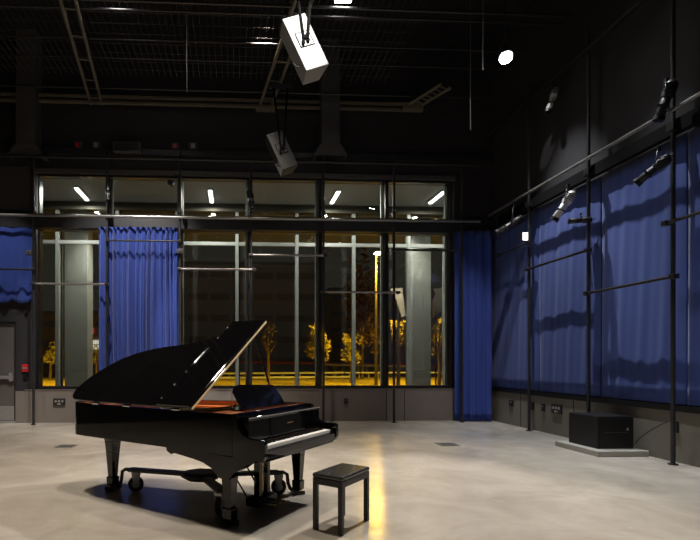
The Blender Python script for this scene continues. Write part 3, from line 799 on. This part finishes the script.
# ================================================================== STAGE LIGHTS
def stage_light(px, py, ax, val, direction, label, scale=1.0, m=None, up=0.32, lit=None, dx=0.0, dy=0.0):
    """ellipsoidal spotlight: barrel centre at the given place, yoke and clamp above"""
    m = m or BLACK
    c = on(px, py, ax, val)
    d_ = Vector(direction).normalized()
    z = d_; x = z.cross(Vector((0,0,1))).normalized(); y = z.cross(x).normalized()
    M = Matrix((x, y, z)).transposed().to_4x4()
    s = scale
    r = thing('stage_light', label, 'stage light', tuple(c), 0, 'stage lights on the pipes')
    MB().tube([(0,0,-0.02*s),(0,0,0.0),(0,0,0.30*s),(0,0,0.31*s)], [0.06*s,0.075*s,0.078*s,0.07*s], 16, 0, True, M).build('barrel', m, r)
    MB().tube([(0,0,-0.30*s),(0,0,-0.27*s),(0,0,-0.10*s),(0,0,-0.02*s)], [0.05*s,0.085*s,0.10*s,0.085*s], 14, 0, True, M).build('lamp_housing', m, r)
    MB().tube([(0,0,0.29*s),(0,0,0.36*s)], [0.09*s,0.092*s], 18, 0, True, M).build('lens_tube', BLACK, r)
    MB().tube([(0,0,0.361*s),(0,0,0.366*s)], 0.08*s, 18, 0, True, M).build('lens', lit or LENS, r)
    rib = MB()
    for k in range(4): rib.tube([(0,0,(-0.24+k*0.04)*s),(0,0,(-0.232+k*0.04)*s)], (0.108)*s, 14, 0, True, M)
    rib.build('cooling_fins', BLACK, r)
    MB().cbox((0.0,0.0,0.12*s), (0.17*s,0.17*s,0.02*s), 0, M).build('shutter_frame', BLACK, r)
    top = Vector((dx, dy, up*s))
    yk = MB()
    for sg in (-1, 1):
        a = x*0.125*s*sg
        yk.tube([a*0.86, a, a + top*0.72, top*0.80], 0.010*s, 6)
    yk.build('yoke', BLACK, r)
    MB().cbox(tuple(top*0.92), (0.05*s,0.06*s,0.11*s)).build('clamp', BLACK, r, bev=0.005)
    MB().tube([M @ Vector((0,0,-0.3*s)), M @ Vector((0,0,-0.36*s)) + Vector((0.03,0,0.02)), Vector((0.06,0.05,0.12*s)), top*0.95 + Vector((0.05,0.05,0.0))], 0.007*s, 6).build('cord', RUBBER, r)
    return c
stage_light(564.5, 205, 0, 6.0, (-0.44, 0.34, -0.84), 'bright silver spotlight aimed down left under the right wall beam', 0.86, CASTAL, 0.42, dx=0.07)
stage_light(654, 169, 0, 5.98, (-0.60, 0.54, -0.64), 'dark spotlight under the right wall beam nearest the viewer', 0.74, SATIN, 0.42, dx=0.07)
stage_light(511, 224.5, 0, 6.0, (-0.75, 0.43, -0.48), 'dim grey spotlight under the beam near the corner', 0.9, PIPE, 0.55, dx=0.07)
c = stage_light(552.5, 99, 1, 9.2, (-0.30, 0.1, -0.95), 'small silver spotlight hanging against the dark below the shining lamp', 0.72, CASTAL, 0.42)
pipe_thing('overhead_pipe', [(c.x, 4.0, c.z+0.33), (c.x, 11.5, c.z+0.33)], 0.025, BLACK, 'black pipe carrying the small silver spotlight', 'pipe')
stage_light(666, 99, 0, 6.0, (-0.2, 0.2, -0.9), 'black spotlight high above the right wall beam beside the near pipe', 0.8, SATIN)
stage_light(108, 192, 1, YP-0.2, (0.05, -0.25, -0.9), 'black spotlight on the pipe between the first two upper windows', 0.62, BLACK, 0.32, dy=0.16)
stage_light(250.5, 199, 1, YP-0.2, (0.15, -0.2, -0.9), 'black spotlight on the pipe behind the dim loudspeaker', 0.75, BLACK, 0.32, dy=0.16)
stage_light(171, 183, 1, YP-0.2, (0.0, -0.95, -0.25), 'small dark round spotlight facing the room above the blue curtain', 0.62, BLACK, 1.06, dy=0.12)
stage_light(581, 220.5, 0, 6.1, (-0.9, 0.5, 0.05), 'small black spotlight seen side on against the blue wall', 0.55, BLACK, 0.2)
# little lit box in the corner
q = onY(524.3, 237, 9.9)
r = thing('work_light', 'small bright box light on the pipe below the corner spotlight', 'light', (q.x, 9.9, q.z-0.09))
MB().box((-0.06,-0.03,0),(0.07,0.05,0.19)).build('housing', SATIN, r)
MB().box((-0.05,-0.036,0.015),(0.055,-0.031,0.175)).build('lit_face', LAMPDIM, r)
# shiny fitting hanging on the pipe before the curtain
q = onY(107.5, 318, YP-0.06)
r = thing('cable_bundle', 'shiny looped cable hanging on the pipe before the long blue curtain', 'cable', (q.x, YP-0.05, q.z-0.5))
MB().tube([(0.0,0,0.0),(0.02,-0.01,0.2),(-0.02,-0.02,0.45),(0.03,0,0.7),(0.0,0,1.0)], 0.013, 8).build('cable_strand', RUBBER, r)
MB().tube([(0.03,-0.02,0.25),(0.04,-0.03,0.42)], 0.018, 8).tube([(0.035,-0.02,0.58),(0.035,-0.03,0.72)], 0.016, 8).build('connector', CHROME, r)
# clamps with boxes on far pipes
for (px, py, lab) in ((29, 253, 'small grey junction clamp on the leftmost pipe'), (180, 251, 'small grey junction clamp right of the long blue curtain'), (326, 252, 'small grey junction clamp on the pipe right of the fourth window')):
    q = onY(px, py, YP-0.08)
    r = thing('pipe_clamp', lab, 'clamp', (q.x, YP-0.08, q.z), 0, 'junction clamps on the pipes')
    MB().cbox((0,0,0),(0.15,0.10,0.10)).build('body', DUCT, r, bev=0.01)
    MB().tube([(0,-0.05,0),(0,-0.09,0)], 0.015, 8).build('bolt', RAIL, r)

# lit lamps overhead
q = onY(506, 58, 8.0)
r = thing('downlight', 'shining round white lamp against the dark ceiling', 'light', tuple(q))
dd = (Vector((0, 0, EYE)) - q).normalized()
ax_ = (Vector((-0.10, -0.45, -0.85))).normalized()
MB().tube([-ax_*0.02, -ax_*0.24], [0.115, 0.08], 18).build('can', BLACK, r)
MB().tube([ax_*0.0, -ax_*0.018], 0.10, 20).build('lens', LAMPON, r)
MB().tube([-ax_*0.12, -ax_*0.12 + Vector((0,0,0.5)), Vector((0, 0.1, ZC - q.z))], 0.014, 8).build('stem', BLACK, r)
spot('lamp_beam', tuple(q + ax_*0.03), tuple(q + Vector((-3.2,-3.2,-5.5))), 1900, 62, 0.6, 0.1, NEUT)
for (px, py, lab) in ((115, -3.0, 'white work light at the top left edge of the photo'), (344, -2.0, 'white work light at the top edge right of the big loudspeaker')):
    q = onZ(px, py, 7.9)
    r = thing('work_light', lab, 'light', tuple(q), 0, 'overhead work lights')
    MB().box((-0.16,-0.12,0.0),(0.16,0.12,0.10)).build('housing', DUCT, r, bev=0.01)
    MB().box((-0.14,-0.10,-0.012),(0.14,0.10,0.0)).build('lit_face', LAMPON, r)
    MB().tube([(0,0,0.1),(0,0,ZC-q.z)], 0.012, 8).build('stem', BLACK, r)

# ================================================================== GRAND PIANO
PA = math.radians(52.9)
PO = (0.67, 4.61, 0)
piano = thing('grand_piano', 'glossy black concert grand piano with raised lid on wheeled dolly', 'piano', PO, PA)
SP, TR = -0.70, 0.75
ZB, ZR = 0.63, 1.00
def rim(off=0.0, w0=0.34):
    """outline anticlockwise seen from above, starting at front treble corner"""
    P = [(TR, w0), (TR, max(w0+0.02, 0.72)), (0.735, 0.86), (0.69, 0.99), (0.61, 1.12), (0.52, 1.26), (0.45, 1.42), (0.40, 1.6), (0.36, 1.8), (0.325, 2.02), (0.27, 2.24), (0.17, 2.44), (0.02, 2.60), (-0.17, 2.70),
         (-0.37, 2.755), (-0.54, 2.745), (-0.655, 2.67), (SP, 2.54), (SP, w0)]
    if not off: return P
    n = len(P); out = []
    for i in range(n):
        a = Vector(P[i-1]); b_ = Vector(P[i]); c = Vector(P[(i+1) % n])
        n1 = Vector(((b_-a).y, -(b_-a).x)).normalized(); n2 = Vector(((c-b_).y, -(c-b_).x)).normalized()
        m_ = (n1+n2); k = max(0.35, m_.length_squared/2)
        out.append(tuple(b_ + m_/k*0.5*off*1.0 * (1 if m_.length else 0)))
    return out
def smooth(P, it=2):
    """round the outline away from its two front corners"""
    for _ in range(it):
        Q = [P[0]]
        for i in range(len(P)-1):
            a, b_ = Vector(P[i]), Vector(P[i+1])
            if i > 0: Q.append(tuple(a*0.75+b_*0.25))
            if i < len(P)-2: Q.append(tuple(a*0.25+b_*0.75))
        Q.append(P[-1]); P = Q
    return P
outer = smooth(rim()); inner = smooth(rim(-0.075))
MB().ring(outer, inner, ZB, ZR).build('rim', PBLACK, piano, bev=0.006)
MB().ring(smooth(rim(-0.076)), smooth(rim(-0.082)), 0.83, 0.995).build('inner_rim_veneer', WOOD, piano)
skirt = [(0.30, 0.62), (1.15, 0.655), (1.14, 0.60), (1.08, 0.572), (1.04, 0.588), (0.80, 0.560), (0.68, 0.54), (0.58, 0.50), (0.51, 0.44), (0.48, 0.42), (0.38, 0.42), (0.33, 0.48), (0.24, 0.53), (0.17, 0.58), (0.10, 0.60), (0.10, 0.62)]
Msk = Matrix(((0,0,1,0),(1,0,0,0),(0,1,0,0),(0,0,0,1)))
MB().prism(skirt, SP-0.001, SP+0.10, 0, Msk).build('side_skirt', PBLACK, piano)
MB().prism(smooth(rim(-0.08)), ZB+0.02, ZB+0.05).build('underside_board', PUNDER, piano)
MB().prism(smooth(rim(-0.08)), 0.80, 0.82).build('soundboard', WOOD, piano)
pl = MB(); ip = smooth(rim(-0.12, 0.42)); ii = smooth(rim(-0.34, 0.95))
pl.ring(ip, ii, 0.93, 0.945)
for (xa, wa, xb, wb_) in ((-0.40, 0.95, -0.40, 2.35), (-0.12, 0.95, -0.25, 2.35), (0.15, 0.95, 0.0, 2.2), (0.36, 0.95, 0.20, 1.7)):
    pl.add([(xa-0.02,wa,0.885),(xa+0.02,wa,0.885),(xb+0.02,wb_,0.885),(xb-0.02,wb_,0.885),(xa-0.02,wa,0.93),(xa+0.02,wa,0.93),(xb+0.02,wb_,0.93),(xb-0.02,wb_,0.93)],
           [(0,3,2,1),(4,5,6,7),(0,1,5,4),(1,2,6,5),(2,3,7,6),(3,0,4,7)])
pl.box((-0.60, 0.57, 0.905), (0.66, 0.80, 0.96))
pl.build('iron_frame', GOLD, piano, bev=0.004)
st = MB()
for k in range(60):
    u0 = -0.56 + k*0.0195
    wl = 2.35 - max(0, (u0+0.30))*1.5
    st.tube([(u0, 0.82, 0.962), (u0 - 0.03, wl, 0.925)], 0.0016, 4, 0, False)
tag(st.build('strings', BRASS, piano), None, None, None, 'stuff')
MB().box((-0.615, 0.350, 0.86), (0.665, 0.56, 0.985)).build('pin_block', WOOD, piano)
dm = MB()
for k in range(56):
    u0 = -0.54 + k*0.0205
    dm.box((u0, 0.90, 0.955), (u0+0.012, 0.94, 0.99))
dm.build('dampers', PBLACK, piano)
# arms / cheeks with a curved profile
prof = [(0.34, 1.00), (0.315, 0.995), (0.295, 0.97), (0.285, 0.93), (0.27, 0.88), (0.235, 0.835), (0.19, 0.81), (0.14, 0.80), (0.035, 0.80), (0.008, 0.79), (0.0, 0.765), (0.0, 0.66), (0.02, 0.62), (0.34, 0.60)]
for (ua, ub) in ((SP, SP+0.05), (TR-0.06, TR)):
    M = Matrix(((0,0,1,0),(1,0,0,0),(0,1,0,0),(0,0,0,1)))
    MB().prism(prof, ua, ub, 0, M).build('arm', PBLACK, piano, bev=0.006)
UA, UB = SP+0.052, TR-0.062
MB().box((UA, 0.03, 0.60), (UB, 0.345, 0.665)).build('key_bed', PBLACK, piano, bev=0.004)
MB().box((SP+0.02, 0.34, 0.595), (TR-0.02, 0.60, 0.632)).build('belly_rail', PBLACK, piano, bev=0.004)
MB().box((UA, 0.012, 0.635), (UB, 0.04, 0.700)).build('key_slip', PBLACK, piano, bev=0.004)
KA, KB = -0.63, 0.635
for (a, b_) in ((UA, KA-0.004), (KB+0.004, UB)):
    MB().box((a, 0.03, 0.665), (b_, 0.20, 0.745)).build('key_block', PBLACK, piano, bev=0.005)
MB().box((KA, 0.04, 0.666), (KB, 0.20, 0.700)).build('key_frame', PUNDER, piano)
wk = MB(); kw = (KB-KA)/52
for k in range(52):
    wk.box((KA+k*kw+0.0005, 0.046, 0.706), (KA+(k+1)*kw-0.0005, 0.198, 0.737))
wk.build('white_keys', IVORY, piano)
bk = MB()
for k in range(51):
    if (k % 7) in (0, 2, 3, 5, 6):
        x = KA+(k+1)*kw
        bk.frustum((x, 0.150, 0.737), (0.011, 0.094), (x, 0.153, 0.750), (0.009, 0.086))
bk.build('black_keys', EBONY, piano)
MB().add([(UA,0.200,0.735),(UB,0.200,0.735),(UB,0.245,0.735),(UA,0.245,0.735),(UA,0.206,0.95),(UB,0.206,0.95),(UB,0.25,0.95),(UA,0.25,0.95)],
         [(0,3,2,1),(4,5,6,7),(0,1,5,4),(1,2,6,5),(2,3,7,6),(3,0,4,7)]).build('fallboard', PBLACK, piano, bev=0.003)
MB().box((UA, 0.200, 0.945), (UB, 0.345, 0.975)).build('nameboard_shelf', PBLACK, piano, bev=0.004)
MB().box((UA, 0.194, 0.960), (UB, 0.199, 0.970)).build('shelf_edge', STEELP, piano)
MB().box((UA+0.03, 0.196, 0.742), (UB-0.03, 0.200, 0.748)).build('felt_strip', FELT, piano)
MB().box((0.0, 0.198, 0.86), (0.11, 0.203, 0.868)).build('emblem', BRASS, piano)
# music desk
dk = MB()
DA, DB = -0.33, 0.47
dk.box((DA-0.02, 0.475, 0.987), (0.66, 0.76, 0.999))
dk.build('desk_shelf', PBLACK, piano, bev=0.004)
dsk = [(DA, 0.0), (DB, 0.0), (DB-0.015, 0.10), (DB-0.07, 0.235), (DB-0.12, 0.25), (DA+0.10, 0.27), (DA+0.03, 0.255), (DA-0.02, 0.20)]
Md = Matrix.Translation((0, 0.50, 0.997)) @ Matrix.Rotation(math.radians(62), 4, 'X')
MB().prism(dsk, -0.018, 0.0, 0, Md).build('music_desk', PBLACK, piano, bev=0.004)
MB().box((DA, 0.468, 0.980), (DB, 0.497, 1.012)).build('desk_ledge', PBLACK, piano, bev=0.003)
for u0 in (-0.22, 0.34): MB().tube([(u0, 0.58, 1.12), (u0, 0.72, 1.0)], 0.006, 8).build('desk_prop', BRASS, piano)
# lid
ALPHA = math.radians(35.6)
Ml = Matrix.Translation((SP-0.015, 0, ZR+0.012)) @ Matrix.Rotation(-ALPHA, 4, 'Y') @ Matrix.Translation((-(SP-0.015), 0, 0))
WL = 0.80
lo = [(x + (0.055 if x > 0.6 else 0), max(w_, WL)) for x, w_ in smooth(rim(0.022, WL))]
MB().prism(lo, 0.0, 0.022, 0, Ml).build('lid', PBLACK, piano, bev=0.005)
MB().box((SP-0.010, WL-0.010, 0.002), (TR+0.075, WL-0.001, 0.020), 0, Ml).build('lid_edge_glint', LIDGLINT, piano)
MB().box((SP-0.012, WL+0.005, 0.025), (TR+0.078, WL+0.455, 0.046), 0, Ml).build('front_flap', PBLACK, piano, bev=0.005)
for k in range(7):
    u0 = SP + 0.08 + k*(TR-SP-0.16)/6
    MB().tube([(u0, WL+0.44, 0.046), (u0, WL+0.44, 0.054), (u0, WL+0.44, 0.058)], [0.012, 0.012, 0.006], 10, 0, True, Ml).build('flap_button', CHROME, piano)
MB().tube([(u0-0.46, WL+0.444, 0.05), (u0-0.70, WL+0.444, 0.05)], 0.007, 8, 0, True, Ml).build('flap_catch', CHROME, piano)
for w_ in (1.0, 1.7, 2.2):
    MB().tube([(SP-0.018, w_-0.05, ZR+0.008), (SP-0.018, w_+0.05, ZR+0.008)], 0.011, 10).build('lid_hinge', CHROME, piano)
top = Ml @ Vector((TR-0.09, 0.88, 0.0))
MB().tube([(TR-0.09, 0.76, 0.96), tuple(top)], 0.011, 8).build('lid_prop', PBLACK, piano)
# legs
def leg(u, w_, name='leg'):
    lg = MB()
    ztop = ZB if w_ > 1 else 0.61
    lg.frustum((u,w_,0.15),(0.075,0.078),(u,w_,0.44),(0.110,0.112))
    lg.frustum((u,w_,0.44),(0.110,0.112),(u,w_,ztop-0.07),(0.13,0.135))
    lg.frustum((u,w_,ztop-0.07),(0.13,0.135),(u,w_,ztop),(0.16,0.17))
    lg.frustum((u,w_,0.05),(0.095,0.10),(u,w_,0.15),(0.10,0.105))
    o = lg.build(name, PBLACK, piano, bev=0.004)
    MB().tube([(u-0.04,w_,0.03),(u+0.04,w_,0.03)], 0.028, 14).cbox((u,w_,0.045),(0.03,0.05,0.04)).build('leg_caster', BRASS, o)
leg(-0.62, 0.43); leg(0.62, 0.43); leg(-0.43, 2.27)
# lyre and pedals
ly = MB()
ly.box((-0.19, 0.42, 0.53), (0.19, 0.58, 0.597))
ly.frustum((0,0.50,0.50),(0.30,0.12),(0,0.50,0.53),(0.36,0.14))
ly.box((-0.10, 0.46, 0.10), (-0.045, 0.53, 0.52)); ly.box((0.045, 0.46, 0.10), (0.10, 0.53, 0.52))
ly.box((-0.17, 0.42, 0.03), (0.17, 0.58, 0.115))
ly.build('pedal_lyre', PBLACK, piano, bev=0.006)
for u0 in (-0.09, 0.0, 0.09):
    MB().prism([(u0-0.016,0.42),(u0+0.016,0.42),(u0+0.022,0.30),(u0+0.012,0.275),(u0-0.012,0.275),(u0-0.022,0.30)][::-1], 0.055, 0.068).build('pedal', BRASS, piano, bev=0.003)
for u0 in (-0.02, 0.02): MB().tube([(u0,0.50,0.11),(u0,0.50,0.53)], 0.006, 8).build('pedal_rod', BRASS, piano)
for u0 in (-0.12, 0.12): MB().tube([(u0,0.58,0.08),(u0*1.2,0.98,0.60)], 0.009, 8).build('lyre_brace', PBLACK, piano)
MB().box((-0.32, 0.62, 0.47), (-0.12, 0.74, 0.60)).build('action_box', SATIN, piano)

# ---------------- dolly
dolly = thing('piano_dolly', 'black three armed wheeled dolly under the grand piano', 'dolly', PO, PA)
hub = Vector((-0.10, 1.22, 0.24))
MB().tube([(hub.x,hub.y,0.20),(hub.x,hub.y,0.225),(hub.x,hub.y,0.265),(hub.x,hub.y,0.28)], [0.17,0.22,0.22,0.15], 8).build('hub', SATIN, dolly)
legs = {'a': Vector((-0.62,0.43,0)), 'b': Vector((0.62,0.43,0)), 'c': Vector((-0.43,2.27,0))}
for kx, P_ in legs.items():
    d_ = (Vector((P_.x,P_.y,0)) - Vector((hub.x,hub.y,0))); Ln = d_.length; d_.normalize()
    ang = math.atan2(d_.y, d_.x)
    M = Matrix.Translation((hub.x, hub.y, 0)) @ Matrix.Rotation(ang, 4, 'Z')
    MB().box((0.12,-0.05,0.222),(Ln-0.22,0.05,0.262), 0, M).build('arm', SATIN, dolly, bev=0.006)
    MB().tube([(Ln-0.30,0,0.242),(Ln-0.17,0,0.242),(Ln-0.125,0,0.215),(Ln-0.115,0,0.12),(Ln-0.09,0,0.055),(Ln-0.06,0,0.035)], 0.020, 10, 0, True, M).build('bent_tube', SATIN, dolly)
    MB().box((Ln-0.06,-0.068,0.004),(Ln+0.062,0.068,0.014), 0, M).box((Ln-0.072,-0.068,0.004),(Ln-0.06,0.068,0.06), 0, M).box((Ln-0.06,-0.068,0.014),(Ln+0.062,-0.061,0.045), 0, M).box((Ln-0.06,0.061,0.014),(Ln+0.062,0.068,0.045), 0, M).build('leg_cup', SATIN, dolly)
    cp = M @ Vector((Ln-(0.22 if kx == 'b' else 0.30), 0, 0)); 
    sw = {'a': 1.9, 'b': 0.55, 'c': 0.9}[kx]
    Mw = Matrix.Translation(cp) @ Matrix.Rotation(sw, 4, 'Z')
    wh = MB().tube([(-0.024,0,0.085),(-0.020,0,0.085),(0.020,0,0.085),(0.024,0,0.085)], [0.070,0.085,0.085,0.070], 24, 0, True, Mw).build('caster_wheel', RUBBER, dolly)
    MB().tube([(-0.027,0,0.085),(0.027,0,0.085)], 0.045, 16, 0, True, Mw).build('wheel_hub', GALV, wh)
    MB().add([Mw @ Vector(q) for q in ((-0.035,-0.05,0.20),(-0.035,0.05,0.20),(-0.035,0.02,0.075),(-0.035,-0.02,0.075),(-0.030,-0.05,0.20),(-0.030,0.05,0.20),(-0.030,0.02,0.075),(-0.030,-0.02,0.075))],
             [(0,1,2,3),(7,6,5,4),(0,4,5,1),(1,5,6,2),(2,6,7,3),(3,7,4,0)]).add([Mw @ Vector(q) for q in ((0.035,-0.05,0.20),(0.035,0.05,0.20),(0.035,0.02,0.075),(0.035,-0.02,0.075),(0.030,-0.05,0.20),(0.030,0.05,0.20),(0.030,0.02,0.075),(0.030,-0.02,0.075))],
             [(3,2,1,0),(4,5,6,7),(0,1,5,4),(1,2,6,5),(2,3,7,6),(3,0,4,7)]).box((-0.035,-0.05,0.19),(0.035,0.05,0.222), 0, Mw).build('caster_fork', GALV, dolly)

# ================================================================== BENCH
bench = thing('piano_bench', 'black piano bench with padded leather seat before the keyboard', 'bench', (0.957, 4.31, 0), math.radians(49.5))
BW, BD, BH = 0.53, 0.285, 0.485
for sx in (-1, 1):
    for sy in (-1, 1):
        x, y = sx*(BW/2-0.020), sy*(BD/2-0.020)
        MB().cbox((x, y, (BH-0.05)/2), (0.040, 0.040, BH-0.05)).build('leg', SATIN, bench, bev=0.003)
MB().box((-BW/2, -BD/2, BH-0.085), (BW/2, -BD/2+0.022, BH-0.03)).box((-BW/2, BD/2-0.022, BH-0.085), (BW/2, BD/2, BH-0.03)).box((-BW/2, -BD/2+0.022, BH-0.085), (-BW/2+0.022, BD/2-0.022, BH-0.03)).box((BW/2-0.022, -BD/2+0.022, BH-0.085), (BW/2, BD/2-0.022, BH-0.03)).build('seat_frame', SATIN, bench, bev=0.003)
MB().box((-BW/2-0.006, -BD/2-0.006, BH-0.03), (BW/2+0.006, BD/2+0.006, BH+0.012)).build('seat', LEATHER, bench, bev=0.018, seg=3)
